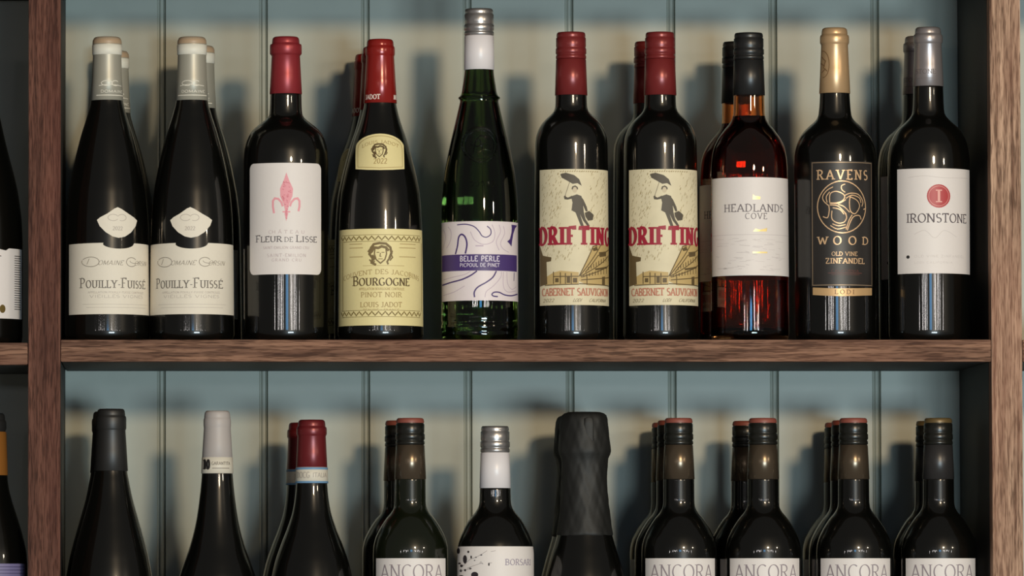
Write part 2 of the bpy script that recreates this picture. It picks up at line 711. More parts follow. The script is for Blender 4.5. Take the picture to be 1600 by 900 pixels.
def screw(b, yb, hb, yt, ht, m, upper=None, hu=55, top=None):
    """screw cap: plain skirt, tear ring, knurled and beaded upper cap"""
    ys = yt + hu
    sk = b.ring([(yb, hb - .4), (yb - .4, hb + .5), (ys + 1, ht + .8), (ys + .3, ht - .3)], m, 'cap_skirt', b.root)
    rows = [(ys, ht - .3), (ys - 1, ht + 1.3), (ys - 8, ht + 1.4), (ys - 9, ht + .2), (ys - 10.5, ht + .2), (ys - 12, ht + 1.6), (ys - 18, ht + 1.5), (ys - 19, ht + .3),
            (ys - 20.5, ht + .4), (ys - 22, ht + 1.1), (ys - 29, ht + 1.0), (ys - 30, ht - .2), (ys - 31.5, ht - .1), (ys - 33, ht + .6), (yt + 5, ht + .2), (yt + 2, ht - .6), (yt, ht - 3)]
    if hu < 45:
        rows = [(ys, ht - .3), (ys - 1, ht + 1.0), (ys - 5, ht + 1.0), (ys - 6, ht), (ys - 7.5, ht), (ys - 9, ht + 1.3), (ys - 16, ht + 1.2), (ys - 17.5, ht + .1), (ys - 19, ht + .2),
                (ys - 20.5, ht + .7), (yt + 9, ht + .6), (yt + 7.5, ht - .8), (yt + 6, ht), (yt + 2, ht - .5), (yt, ht - 2)]
    c = b.capsule(rows, upper or m, 'screw_cap', 56)
    if top:
        lathe('cap_top', [((ht - .2) / S, b.z(yt + 7)), ((ht + .3) / S, b.z(yt + 5)), ((ht - .6) / S, b.z(yt + 1)), ((ht - 2.5) / S, b.z(yt - .6)), (0, b.z(yt - .8))], top, b.root, 48)
    return sk


# ================================================================== UPPER SHELF
UB = 531

# ---- white burgundy pair
P = [(531, 66.3), (515, 66.2), (380, 64.6), (345, 63.8), (300, 60.2), (267, 54.6), (233, 47.3), (200, 38.5), (175, 30.5), (153, 25), (100, 22), (62, 20)]
b = Bottle(300, UB, P, 'sloping beige-capsuled bottle with cream label facing forward beside the pink lily bottle')
beige = mat('beige_foil', (168, 164, 150), .42, metal=.25, noise=.06)
cap = b.capsule([(153.5, 24.4), (153, 25.4), (118, 23.4), (83, 22.3), (80, 22.6), (66, 23), (63, 22.4), (60, 22.0), (56, 21.2), (54, 19.5)], beige)
b.ring([(81.5, 22.4), (81, 23.2), (66, 23.5), (65.5, 22.6)], mat('white_foil', (226, 222, 208), .5), 'white_band', cap)
b.ring([(64.5, 22.6), (64, 23.0), (59, 22.6), (55, 20.6), (53.4, 18), (53.2, .01)], mat('tan_foil', (176, 150, 122), .45), 'cap_top', cap)
a = b.art()
a.line(arc(293, 127, 8, 4, 60, 400, 14), 1.1)
a.line(arc(306, 127, 6, 4, 40, 320, 12), 1.1)
a.line([(282, 131), (296, 129), (318, 131)], .9)
a.text('DOMAINE', 284, 319, 138, 142, .2, .12, 0)
a.line([(279, 146), (322, 146)], 1.4)
a.build('cap_print', mat('cap_print', (226, 220, 206), .5), cap, .0006)
yt, yb_ = 379.5, 490.5
pts = [(235.8, yt + 1), (275, yt)] + [(299 + 25 * math.cos(math.radians(t)), yt + 1 + 8 * math.sin(math.radians(t))) for t in range(170, 5, -12)] + [(325, yt), (364.2, yt + 1), (365.2, yb_), (234.8, yb_)]
lb = b.label(pts, m=CREAM)
a = b.art()
a.text('*POUILLY-*FUISS', 245, 339, 438, 449.5, .17, .07, .15, big=1.32, track=.10)
a.text('E`', 340.5, 348, 438, 449.5, .17, .07, .15)
a.build('lettering', mat('warm_grey_ink', (112, 104, 96), .6), lb)
a = b.art()
a.line(arc(258, 409, 11, 7.5, 200, -150, 22), 1.0)
a.line([(256, 404), (253, 413)], .9)
a.line(arc(320, 409, 9, 7, 40, 330, 18), 1.0)
a.line(arc(326, 407, 9, 4, 180, 20, 10), .8)
a.text('OMAINE', 267, 305, 407, 414, .13, .06, 0, shear=.35)
a.text('ORSIN', 325, 350, 407, 414, .13, .06, 0, shear=.35)
a.build('script_lettering', mat('script_ink', (146, 136, 124), .6), lb)
a = b.art()
a.text('APPELLATION POUILLY-FUISSE CONTROLEE', 254, 343, 455, 458, .16, .1, 0)
a.text('VIEILLES VIGNES', 256, 342, 460.5, 465, .16, .1, 0)
a.line([(248, 475), (352, 475)], .5)
a.line([(252, 480), (348, 480)], .5)
a.build('fine_print', INK_L, lb)
md = b.label(cr([(925, 65), (955, 78), (1010, 112), (1060, 140), (1085, 160), (1072, 200), (1030, 250), (980, 282), (930, 292), (885, 282), (835, 250), (795, 205), (778, 160), (800, 140), (850, 112), (900, 76)], 100 + 2, 310, 4.737), m=CREAM, name='vintage_label')
a = b.art()
a.line(arc(290, 340, 8, 5, 30, 330, 14), .9)
a.line(arc(304, 340, 7, 5, 200, 480, 14), .9)
a.text('2022', 289, 305, 354, 359.5, .2, .12, 0)
a.build('lettering', INK_L, md)
pouilly = b
behind(b, 167, 0, 'sloping dark bottle with beige capsule and cream label turned sideways, next to the reddish-brown upright', rz=math.radians(18.5))
behind(b, 179, .16, 'dark bottle with beige capsule half hidden behind the one beside the upright', rz=.2)
behind(b, 313, .10, 'dark bottle with beige capsule peeking out behind the one beside the red-capped bottle', rz=-.3)

# ---- bordeaux bottle with fleur-de-lis
P = [(531, 66), (255, 66.5), (235, 65.5), (218, 62), (206, 57), (198, 50.5), (190, 41), (182, 31), (176, 26.5), (165, 25), (143, 24.4), (60, 21)]
b = Bottle(447, UB, P, 'dark bottle with matt red capsule and white rounded label bearing a pink lily emblem')
red1 = mat('matt_red_foil', (148, 46, 52), .38, metal=.3, noise=.08)
cap = foil(b, 143, 24.8, 53, 21.8, red1, 28, 3.2)
lb = b.label(rect=(390.5, 501, 255, 428.5), rnd=10, m=WHITE)
a = b.art()
c = lambda p: cr(p, 380, 250, 4.733)
a.poly(c([(316, 95), (335, 150), (365, 215), (360, 270), (335, 330), (325, 380), (328, 400), (315, 455), (303, 400), (307, 380), (297, 330), (272, 270), (270, 215), (298, 150)]))
a.line(c([(290, 345), (280, 315), (258, 290), (232, 285), (218, 305), (218, 345), (226, 395)]), 3.2)
a.line(c([(342, 345), (352, 315), (375, 290), (398, 285), (412, 305), (412, 345), (404, 380)]), 3.2)
a.line(c([(288, 385), (344, 385)]), 2.2)
a.build('lily_emblem', mat('pink_print', (232, 158, 168), .6), lb)
a = b.art()
for k in range(34):
    t = R.uniform(-1, 1)
    yy = R.uniform(150, 430)
    w = 40 * max(0, 1 - abs(yy - 240) / 170)
    xx = 317 + t * w
    a.line(c([(xx - 5, yy), (xx, yy + R.uniform(-9, 9)), (xx + 6, yy + 4)]), .7)
a.build('emblem_detail', mat('rose_print', (206, 108, 124), .6), lb, .00055)
a = b.art()
a.text('*FLEUR', 400, 440, 369.5, 378, .19, .08, .16, big=1.22)
a.text('DE', 443.5, 457, 371, 378, .13, .07, .14)
a.text('*LISSE', 461.5, 494, 369.5, 378, .19, .08, .16, big=1.22)
a.build('lettering', mat('dark_grey_ink', (92, 86, 90), .6), lb)
a = b.art()
a.text('CH A^ T E A U', 419, 475, 360, 365, .13, .08, 0)
a.text('SAINT-EMILION GRAND CRU', 411, 482, 385, 389, .12, .08, 0)
a.text('SAINT-EMILION', 417, 477, 396.5, 401.5, .13, .08, 0, track=.2)
a.text('GRAND CRU', 424, 470, 404, 408.5, .13, .08, 0, track=.2)
a.build('fine_print', mat('rose_grey_ink', (190, 172, 172), .6), lb)

# ---- pinot noir
P = [(531, 67.3), (515, 67.2), (375, 65.7), (340, 64.5), (300, 61.5), (270, 56), (240, 48.5), (210, 40), (190, 33), (170, 27.5), (157, 25), (110, 23), (65, 21)]
b = Bottle(595, UB, P, 'sloping bottle with glossy red capsule, arched neck label and large pale yellow label')
red2 = mat('glossy_red_foil', (140, 32, 27), .22, metal=.15)
cap = foil(b, 157.5, 25.6, 57, 21.5, red2, 25, 1.6)
a = b.art()
a.text('JADOT', 573, 594, 145, 152, .22, .14, .1)
a.text('MAISON', 614.5, 619.5, 145, 152, .2, .12, .1)
a.build('cap_lettering', mat('cap_white', (226, 206, 196), .5), cap, .0009)
nl = b.label([(555.5, 263), (556, 230)] + [(593.5 + 37.5 * math.cos(math.radians(t)), 229 + 21.5 * -math.sin(math.radians(t))) for t in range(170, 5, -10)] + [(630.5, 230), (631, 263), (612, 265), (593, 265.5), (574, 265)], m=YELLOW, name='neck_label')
a = b.art()
a.line([(559, 260), (559.5, 231)] + [(593.5 + 34 * math.cos(math.radians(t)), 230 + 19 * -math.sin(math.radians(t))) for t in range(165, 10, -10)] + [(627.5, 231), (628, 260), (593, 262), (559, 260)], .8)
a.text('2022', 583, 604, 247, 255, .16, .08, .1)
a.text('LOUIS JADOT', 566, 622, 218, 223, .16, .09, .1, arch=7)
a.build('lettering', BROWN_L, nl)


def bacchus(a, cx, cy, s):
    """wreathed head emblem in loose strokes"""
    q = lambda p: [(cx + x * s, cy + y * s) for x, y in p]
    for p, w in (([(-.9, -.5), (-.6, -.9), (-.1, -1), (.5, -.95), (.9, -.6), (1, -.1), (.8, .4)], .22), ([(-.9, -.5), (-1, 0), (-.7, .4), (-.8, .8), (-.4, 1.0)], .22),
                 ([(-.5, -.5), (-.55, 0), (-.4, .5), (0, .85), (.4, .5), (.55, 0), (.5, -.5)], .12), ([(-.35, -.15), (-.1, -.15)], .07), ([(.1, -.15), (.35, -.15)], .07), ([(-1.15, -.2), (-.95, -.45), (-.75, -.2), (-.95, 0)], .12), ([(1.1, -.3), (.95, 0), (1.1, .3), (.85, .6)], .12), ([(-1, .5), (-.8, .75), (-.5, .7)], .12),
                 ([(0, -.1), (-.05, .2), (.08, .22)], .08), ([(-.2, .45), (.2, .45)], .06), ([(-.8, -.2), (-.6, -.6), (-.2, -.55), (.1, -.7), (.5, -.6), (.75, -.3)], .24),
                 ([(.8, .4), (.6, .7), (.7, .95)], .16), ([(-.75, .1), (-.55, .35), (-.65, .6)], .2)):
        a.line(q(p), w * s)


a = b.art()
bacchus(a, 592, 235, 11)
a.build('head_emblem', BROWN, nl)
lb = b.label(rect=(529.9, 660.1, 357.5, 508), m=YELLOW)
a = b.art()
for y in (372, 489.5):
    a.line([(535, y - 5), (655, y - 5)], .7)
    a.line([(535, y + 5), (655, y + 5)], .7)
    n = 30
    zz = [(-78 + 156 * i / n, y + (3 if i % 2 else -3)) for i in range(n + 1)]
    a.line(zz, 1.5, raw=True)
    for i in range(n):
        a.line([(-78 + 156 * (i + .5) / n - 1.2, y), (-78 + 156 * (i + .5) / n + 1.2, y)], 1.6, raw=True)
a.line([(536, 378), (536, 485)], 1.3)
a.line([(657.5, 378), (657.5, 485)], 1.3)
a.build('border', mat('olive_ink', (128, 108, 58), .6), lb)
a = b.art()
a.text('*BOURGOGNE', 551, 638, 434.5, 446, .2, .07, .15, big=1.25)
a.build('lettering', BROWN, lb)
a = b.art()
bacchus(a, 593, 397, 17)
a.build('head_emblem', mat('soft_brown_ink', (120, 100, 60), .6), lb)
a = b.art()
a.text('COUVENT DES JACOBINS', 537, 653, 421, 428, .15, .08, .12, arch=10)
a.text('APPELLATION BOURGOGNE CONTROLEE', 560, 630, 449.5, 453, .14, .09, 0)
a.text('PINOT NOIR', 563, 626, 456.5, 464, .15, .09, .1)
a.text('LOUIS JADOT', 562, 626, 472, 479.5, .17, .09, .12)
a.text('BEAUNE - FRANCE', 566, 622, 482, 484.5, .14, .1, 0)
for y, n in ((381, 3), (387, 2), (401, 2)):
    a.line([(546, y), (568 - n, y)], 1.0)
    a.line([(620 + n, y), (648, y)], 1.0)
a.line([(566, 415), (630, 415)], .6)
a.build('fine_print', BROWN_L, lb)
jadot = b
behind(b, 588, .0845, 'red-capped sloping bottle directly behind the one with the pale yellow label', rz=.3)
behind(b, 576, .1695, 'red-capped sloping bottle hindmost of the three with pale yellow labels', rz=-.4)

# ---- tall green bottle
P = [(531, 59), (524, 60.2), (520, 60.4), (518, 59.4), (514, 59.4), (512, 60.6), (506, 60.6), (504, 59.6), (500, 59.8), (498, 60.4), (480, 60), (345, 60), (320, 59.6), (300, 58.5), (270, 55.5), (240, 50), (210, 43.2), (180, 36), (160, 31.4), (153, 30), (150.5, 31.2), (148, 31.4),
     (146, 30), (143.5, 28.6), (130, 26), (105, 22.8), (40, 21.5), (14, 21)]
b = Bottle(750, UB, P, 'tall slender green glass bottle with silver and white screw cap and purple-banded label', glass=GREEN)
silver = mat('silver_cap', (190, 186, 184), .3, metal=.85)
whitecap = mat('white_cap', (226, 220, 222), .35)
screw(b, 105, 23.2, 9, 22.3, whitecap, silver, 42)
w = b.ring([(151.5, 30.8), (150, 32.6), (148, 32.8), (146.5, 31)], GREEN, 'neck_ring', b.root)
a = b.art()
for rr, ww in ((27, 2.2), (22.5, 1.0)):
    a.line([(748.5 + rr * math.cos(t * .1963), 225 + rr * 1.03 * math.sin(t * .1963)) for t in range(33)], ww)
for p in ([(738, 240), (742, 220), (750, 210), (760, 214)], [(745, 238), (756, 232), (766, 236)], [(735, 225), (745, 228), (760, 222)], [(755, 245), (752, 230), (748, 216)]):
    a.line(p, 1.8)
e = a.build('embossed_crest', GREEN, b.root, .0009)
e.modifiers.new('relief', 'SOLIDIFY').thickness = .0013
a = b.art()
for x in (736, 744, 752, 760, 768):
    a.line(arc(x, 287, 2.6, 4, 200, 480, 10), 1.3)
e = a.build('embossed_letters', GREEN, b.root, .0007)
e.modifiers.new('relief', 'SOLIDIFY').thickness = .0009
pale = mat('pale_lilac_paper', (228, 216, 218), .5, noise=.02, nscale=200)
lb = b.label(rect=(690.6, 809.4, 345.5, 469), m=pale)
a = b.art()
c = lambda p: cr(p, 680, 335, 4.5)


def smooth(p, n=5):
    out = []
    q = [p[0]] + p + [p[-1]]
    for i in range(1, len(q) - 2):
        for k in range(n):
            t = k / n
            out.append(tuple(.5 * (2 * q[i][j] + (q[i + 1][j] - q[i - 1][j]) * t + (2 * q[i - 1][j] - 5 * q[i][j] + 4 * q[i + 1][j] - q[i + 2][j]) * t * t
                                   + (3 * q[i][j] - q[i - 1][j] - 3 * q[i + 1][j] + q[i + 2][j]) * t ** 3) for j in (0, 1)))
    out.append(p[-1])
    return out


pur = mat('purple_print', (72, 52, 112), .5)
a.line(smooth(c([(138, 276), (152, 220), (160, 160), (180, 138), (205, 160), (216, 210), (205, 274)])), 2.6)
a.line(smooth(c([(150, 70), (210, 68), (265, 85), (300, 120), (320, 150), (350, 160), (380, 140), (380, 105), (355, 82)])), 1.6)
a.line(smooth(c([(52, 488), (110, 472), (180, 455), (240, 428), (285, 396)])), 2.2)
a.line(smooth(c([(268, 580), (266, 545), (290, 510), (350, 475), (395, 440), (420, 396)])), 2.2)
a.line(smooth(c([(430, 575), (400, 572), (388, 560), (405, 545), (440, 545), (480, 562), (530, 565), (575, 550)])), 2.0)
a.line(c([(549, 400), (547, 460)]), 1.6)
a.poly(c([(530, 66), (572, 68), (556, 90), (543, 130), (534, 180), (530, 220), (512, 198), (498, 186), (518, 168), (530, 120), (532, 90)]))
a.build('contour_lines', pur, lb)
a = b.art()
a.rect(691.2, 806.5, 397, 422.5)
bnd = a.build('purple_band', pur, lb, .00045)
a = b.art()
for p in ([(60, 95), (75, 150), (62, 210), (52, 240)], [(90, 80), (110, 120), (105, 180), (80, 230)], [(240, 120), (270, 180), (330, 210), (395, 190), (410, 130), (390, 70)],
          [(470, 80), (480, 130), (450, 200), (470, 240), (510, 262)], [(440, 70), (450, 120), (420, 190), (440, 250)], [(495, 400), (500, 480), (530, 520), (565, 500)],
          [(470, 400), (470, 500), (500, 540), (560, 530)], [(60, 450), (130, 435), (200, 420), (240, 398)], [(340, 580), (350, 540), (400, 500), (450, 440), (455, 398)], [(60, 560), (130, 540), (200, 500)]):
    a.line(smooth(c(p)), 1.0)
a.line(c([(275, 220), (330, 220)]), 2)
a.build('pale_contour_lines', mat('lilac_print', (196, 178, 192), .6), lb)
a = b.art()
a.text('BELLE PERLE', 717.5, 778, 399.8, 407.8, .2, .16, 0, track=.14)
a.text('PICPOUL DE PINET', 717.5, 778, 411, 416.5, .18, .14, 0, track=.1)
a.build('lettering', mat('pale_print', (214, 204, 222), .5), lb, .0007)

# ---- red wine bottles with the floating man
P = [(531, 58.9), (515, 58.8), (250, 57.2), (225, 56.8), (214, 56), (200, 52), (190, 46.5), (182, 39.5), (175, 32), (169, 27), (162, 25), (145, 24.4), (60, 21)]
b = Bottle(894, UB, P, 'dark bottle with ridged dark red screw cap and floating-man label beside the tall green bottle')
red3 = mat('dark_red_cap', (124, 42, 42), .3, metal=.25)
screw(b, 145, 25.0, 46, 22.8, red3, None, 42)
tan = mat('weathered_cream_paper', (222, 210, 178), .6, noise=.12, nscale=70)
lb = b.label(rect=(843, 950.5, 264, 476), m=tan)
c = lambda p: cr(p, 835, 255, 3.912)
a = b.art()
for k in range(480):
    x = R.uniform(45, 440)
    y = R.uniform(50, 600)
    if 160 < x < 330 and 60 < y < 390 or 390 < y < 500:
        continue
    if y > 540 and x > 230:
        continue
    l = R.uniform(8, 20)
    a.line(c([(x, y), (x + l * .35, y - l)]), R.uniform(.4, .9))
for x in range(150, 380, 14):
    a.line(c([(x, 52), (x + 8, 47)]), 1.4)
a.build('rain_print', mat('rain_ink', (164, 146, 106), .6), lb, .0003)
a = b.art()
for p in ([(152, 65), (185, 58), (235, 73), (265, 98), (280, 138), (255, 122), (225, 126), (190, 105), (160, 88)],
          [(215, 203), (250, 190), (278, 200), (285, 240), (292, 292), (240, 300), (218, 288), (224, 240)],
          [(222, 198), (196, 210), (184, 204), (182, 196), (172, 202), (176, 220), (195, 222), (222, 216)],
          [(272, 198), (290, 222), (310, 265), (316, 292), (304, 294), (290, 262), (276, 235)],
          [(240, 296), (264, 296), (292, 384), (276, 390)], [(262, 296), (290, 288), (302, 340), (328, 380), (318, 388), (288, 350)],
          [(298, 302), (325, 290), (352, 312), (348, 345), (318, 350), (302, 325)]):
    a.poly(c(p))
a.line(c([(222, 160), (226, 145), (240, 140), (252, 148), (254, 160)]), 2.0)
a.line(c([(178, 203), (208, 112)]), .6)
a.build('floating_man_print', mat('charcoal_print', (86, 78, 66), .6), lb, .00045)
a = b.art()
a.ellipse(*c([(238, 162)])[0], 3.6, 4.6)
a.build('face_print', mat('face_print', (206, 190, 160), .6), lb, .0004)
a = b.art()
a.text('DRIF', 843.8, 896, 355, 381.5, .25, .11, .10, st=.11, track=.2)
a.text('TING', 903, 950, 355, 381.5, .25, .11, .10, st=.11, track=.2)
a.build('red_lettering', mat('crimson_print', (158, 30, 52), .55), lb, .0006)
a = b.art()
a.text('CABERNET SAUVIGNON', 846.5, 948.5, 450, 461, .16, .11, .12, track=.04)
a.build('wine_lettering', mat('faded_red_print', (192, 122, 98), .6), lb, .0006)
a = b.art()
a.text('2022', 848, 864, 466, 471, .14, .09, 0, shear=.3)
a.text('LODI', 892, 905, 466, 471, .12, .08, 0, shear=.5)
a.text('CALIFORNIA', 917, 944, 466, 471, .12, .08, 0, shear=.5)
a.build('fine_print', mat('taupe_ink', (120, 104, 80), .6), lb, .0006)
a = b.art()
a.poly(c([(262, 690), (350, 505), (452, 480), (452, 735), (320, 745), (262, 720)]))
a.poly(c([(110, 665), (150, 655), (260, 665), (260, 735), (60, 745), (70, 690)]))
a.build('street_print', mat('sepia_print', (196, 168, 112), .6), lb, .00035)
a = b.art()
for q in ([(262, 690), (350, 505), (375, 500)], [(268, 686), (385, 520), (400, 490)], [(270, 690), (445, 560)], [(275, 695), (450, 615)], [(300, 665), (380, 560), (450, 520)], [(275, 712), (450, 690)],
          *[[(x, 690 - (x - 262) * .33), (x, 700 - (x - 262) * .18)] for x in range(290, 450, 18)], *[[(x, 668 - (x - 262) * .62), (x, 678 - (x - 262) * .48)] for x in range(320, 450, 16)],
          [(262, 735), (452, 742)], [(310, 690), (310, 742)], [(110, 660), (110, 735)], [(150, 665), (150, 735)], [(180, 670), (180, 735)], [(215, 670), (215, 735)], [(110, 690), (260, 690)], [(60, 742), (260, 738)]):
    a.line(c(q), 1.5)
for p in ([(386, 540), (432, 532), (432, 560), (390, 570)], [(360, 640), (440, 622), (440, 634), (362, 652)], [(405, 690), (424, 686), (424, 740), (405, 740)], [(345, 520), (372, 505), (380, 528), (352, 535)],
          [(34, 500), (50, 560), (98, 572), (96, 596), (70, 600), (74, 735), (34, 748)], [(120, 700), (140, 700), (140, 725), (120, 725)], [(188, 690), (208, 690), (208, 730), (188, 730)], [(225, 700), (250, 700), (250, 728), (225, 728)]):
    a.poly(c(p))
a.build('street_detail', mat('dark_sepia_print', (98, 80, 50), .6), lb, .0005)
behind(b, 1033.5, 0, 'dark bottle with ridged dark red screw cap and floating-man label beside the pink wine bottle')
behind(b, 1016, .105, 'dark red screw-capped bottle tucked behind the floating-man bottle beside the pink wine', rz=.5)

# ---- rose bottle
P = [(531, 61.2), (515, 61.1), (265, 59.8), (245, 58.6), (228, 55.5), (214, 49.5), (200, 40), (187, 29.5), (180, 26), (172, 24.6), (145, 24), (60, 21)]
b = Bottle(1172.5, UB, P, 'clear bottle of pink wine with black screw cap and white label showing in full', glass=ROSE_G, body=False)
out = b.outline(145 - 60, UB, close_top=False)
inn = [((b.f(y) - 3.4) / S, b.z(y)) for y in range(85, 516, 5)] + [((60.5 - 9) / S, .012), (0, .018)]
lathe('glass_body', out + inn, ROSE_G, b.root, 64)
wine = [(0, .0185), ((60.5 - 9) / S, .0125)] + [((b.f(y) - 3.1) / S, b.z(y)) for y in range(514, 178, -4)] + [((b.f(178) - 3.1) / S, b.z(178)), (0, b.z(178))]
lathe('wine', wine, ROSE_W, b.root, 64)
screw(b, 145, 24.6, 47, 22.6, mat('black_cap', (30, 30, 30), .35), None, 42)
lb = b.label(rect=(1113.2, 1232.8, 277, 430), m=WHITE)
a = b.art()
a.text('HEADLANDS', 1130, 1221, 319, 330.5, .16, .07, .14, track=.12)
a.text('COVE', 1160.5, 1195, 333, 342, .14, .07, .14, track=.16)
a.build('lettering', mat('slate_ink', (120, 112, 116), .6), lb)
a = b.art()
c = lambda p: cr(p, 1095, 260, 3.213)
a.poly(c([(248, 165), (250, 140), (258, 148), (288, 152), (286, 165)]))
a.build('gold_boat', mat('gold_print', (232, 208, 140), .35, metal=.3), lb)
a = b.art()
a.poly(c([(250, 326), (262, 312), (285, 318), (322, 308), (318, 326)]))
a.build('gold_boat', mat('gold_print', (232, 208, 140)), lb)
a = b.art()
a.rect(1172, 1195, 393, 395.5)
a.build('gold_line', mat('gold_print', (232, 208, 140), .35, metal=.3), lb)
a = b.art()
for k in range(60):
    y = R.uniform(372, 424)
    x = R.uniform(1116, 1215)
    a.line([(x, y), (x + R.uniform(4, 16), y + R.uniform(-1.5, 1.5))], R.uniform(.5, 1.2))
a.line([(1114, 366.5), (1232, 366.5)], 1)
a.build('sea_print', mat('pale_sea_print', (212, 203, 200), .6), lb)
behind(b, 1154, .10, 'clear bottle of pink wine with black screw cap hidden behind its twin', rz=-.35)

# ---- zinfandel
P = [(531, 63.5), (255, 64), (240, 63.6), (228, 62), (214, 57), (201, 48), (193, 40), (187, 33), (181, 28), (174, 25.6), (142, 23.2), (60, 21)]
b = Bottle(1307, UB, P, 'dark bottle with gold capsule and black label bearing a circular raven emblem')
gold = mat('gold_foil', (204, 168, 126), .34, metal=.45, noise=.04)
cap = foil(b, 142, 23.8, 39, 20.6, gold, 25, 2.2)
a = b.art()
a.line([(1288 + 9 * math.cos(t * .2618), 97 + 21 * math.sin(t * .2618)) for t in range(-6, 7)], 1.4)
for p in ([(1287, 85), (1292, 92), (1289, 102), (1294, 108)], [(1286, 95), (1291, 100)], [(1287, 110), (1292, 104)]):
    a.line(p, 1.6)
a.build('cap_emblem', mat('bronze_print', (128, 98, 64), .5), cap, .0007)
lb = b.label(rect=(1264.5, 1361, 252, 447), m=mat('black_label_paper', (38, 34, 32), .45))
gp = mat('pale_gold_print', (214, 176, 136), .35, metal=.25)
a = b.art()
a.line([(1266.5, 254), (1359, 254), (1359, 445), (1266.5, 445), (1266.5, 254)], 1.3)
a.build('border', mat('dull_gold_print', (150, 128, 104), .4, metal=.3), lb)
a = b.art()
a.text('RAVENS', 1273.5, 1352, 266, 280.5, .17, .09, .13, track=.26)
a.build('brand_lettering', gp, lb)
a = b.art()
a.text('W', 1274, 1289, 370, 381.5, .2, .1, .13)
a.text('O', 1297, 1310, 369.5, 382, .2, .1, .13)
a.text('O', 1320.5, 1333.5, 369.5, 382, .2, .1, .13)
a.text('D', 1343, 1353, 370, 381.5, .2, .1, .13)
a.build('brand_lettering', gp, lb)
a = b.art()
a.text('OLD VINE', 1294.5, 1335, 393.5, 399.5, .15, .1, .1)
a.text('ZINFANDEL', 1285.5, 1346.5, 403.5, 411.5, .2, .1, .14, track=.1)
a.build('lettering', gp, lb)
a = b.art()
c = lambda p: cr(p, 1250, 240, 3.915)
a.line([(1311.3 + 37.3 * math.cos(t * .1571), 323.5 + 40.5 * math.sin(t * .1571)) for t in range(41)], 1.7)
for p in ([(165, 300), (165, 260), (175, 240), (205, 232), (240, 245), (255, 265), (240, 290), (205, 302), (165, 302)], [(160, 320), (130, 290), (125, 260), (150, 225), (185, 205)], [(150, 300), (145, 265), (165, 235)],
          [(250, 260), (290, 243), (340, 250), (368, 290), (362, 322)], [(288, 265), (330, 285), (347, 322), (320, 367), (290, 352), (284, 300), (288, 265)], [(262, 275), (300, 255), (345, 270), (356, 300)],
          [(165, 315), (210, 320), (240, 345), (265, 372)], [(165, 306), (220, 305), (262, 282)], [(182, 332), (225, 343), (250, 372)], [(215, 312), (250, 325), (285, 360)],
          [(178, 350), (178, 400), (212, 425), (250, 420), (266, 390), (255, 360)], [(125, 385), (152, 392), (162, 350), (160, 320)], [(270, 470), (288, 420), (310, 385), (345, 378), (357, 402)], [(262, 465), (280, 410), (300, 375)],
          [(168, 440), (210, 462), (262, 450)], [(180, 430), (215, 442), (260, 435)], [(258, 238), (238, 222), (236, 198), (258, 188)], [(372, 340), (388, 332)]):
    a.line(smooth(c(p), 4), 1.5)
a.build('raven_emblem', gp, lb, .0005)
a = b.art()
a.text('CALIFORNIA', 1294, 1337, 421, 425, .12, .08, 0)
a.line([(1289, 426.5), (1342, 426.5)], .8)
a.line([(1294, 429), (1338, 429)], .5)
a.build('red_fine_print', mat('dim_red_print', (110, 58, 50), .5), lb)
st = b.label([(1266.5, 448.5), (1290, 450), (1307, 450.5), (1330, 450), (1359.5, 448.5), (1359.5, 460), (1330, 462), (1307, 462.5), (1290, 462), (1266.5, 460)], m=mat('gold_strip', (206, 168, 120), .4, metal=.3), name='gold_strip')
a = b.art()
a.text('LODI', 1299, 1330, 452.5, 459, .18, .1, .16, track=.3)
a.build('lettering', mat('umber_print', (120, 86, 54), .5), st)

# ---- white labelled bottle with red seal
P = [(531, 63.5), (260, 64), (245, 63.6), (225, 61), (210, 55.5), (198, 48), (187, 36.5), (180, 29.5), (173, 25.4), (160, 24), (131, 23), (60, 21)]
b = Bottle(1453.5, UB, P, 'dark bottle with silver capsule and white label bearing a red round seal')
silv = mat('silver_foil', (158, 150, 150), .32, metal=.6)
cap = foil(b, 131, 23.4, 38, 20.6, silv, 25, 2.2)
a = b.art()
a.text('STONE', 1434, 1463, 105, 112, .16, .09, .12)
a.line([(1436, 119), (1462, 119)], .8)
a.build('cap_lettering', mat('grey_foil_print', (112, 104, 104), .45), cap, .0007)
lb = b.label(rect=(1400.5, 1514.5, 263.5, 427), m=WHITE)
a = b.art()
a.ellipse(1461.5, 306.5, 18.3, 18.3, 28)
a.build('red_seal', mat('red_print', (176, 52, 58), .45), lb)
a = b.art()
a.text('I', 1457.5, 1466, 297, 316, .22, .1, .2)
a.line([(1461.5 + 15.5 * math.cos(t * .2244), 306.5 + 15.5 * math.sin(t * .2244)) for t in range(29)], .7)
a.build('seal_letter', mat('pink_seal_print', (226, 160, 150), .45), lb, .00055)
a = b.art()
a.text('IRONSTONE', 1413, 1507, 334, 347.5, .15, .07, .15, track=.06)
a.build('lettering', mat('plum_ink', (84, 74, 80), .6), lb)
a = b.art()
a.ellipse(1415, 401, 2.4, 2.6, 12)
a.build('black_dot', INK, lb)
a = b.art()
a.text('OLD VINE ZINFANDEL', 1424, 1502, 398.5, 402, .12, .08, 0, track=.16)
a.text('LODI CALIFORNIA', 1424, 1483, 408.5, 411.5, .12, .08, 0, track=.16)
a.build('fine_print', mat('faint_ink', (204, 196, 192), .6), lb)
a = b.art()
a.line(smooth([(1424, 366), (1440, 360), (1455, 372), (1470, 360), (1490, 370)]), .6)
a.build('faint_flourish', mat('faint_ink', (204, 196, 192), .6), lb)
a = b.art()
a.line(smooth([(1416, 277), (1440, 275), (1470, 278), (1510, 277)]), .6)
a.build('faint_flourish', mat('faint_ink', (204, 196, 192), .6), lb)
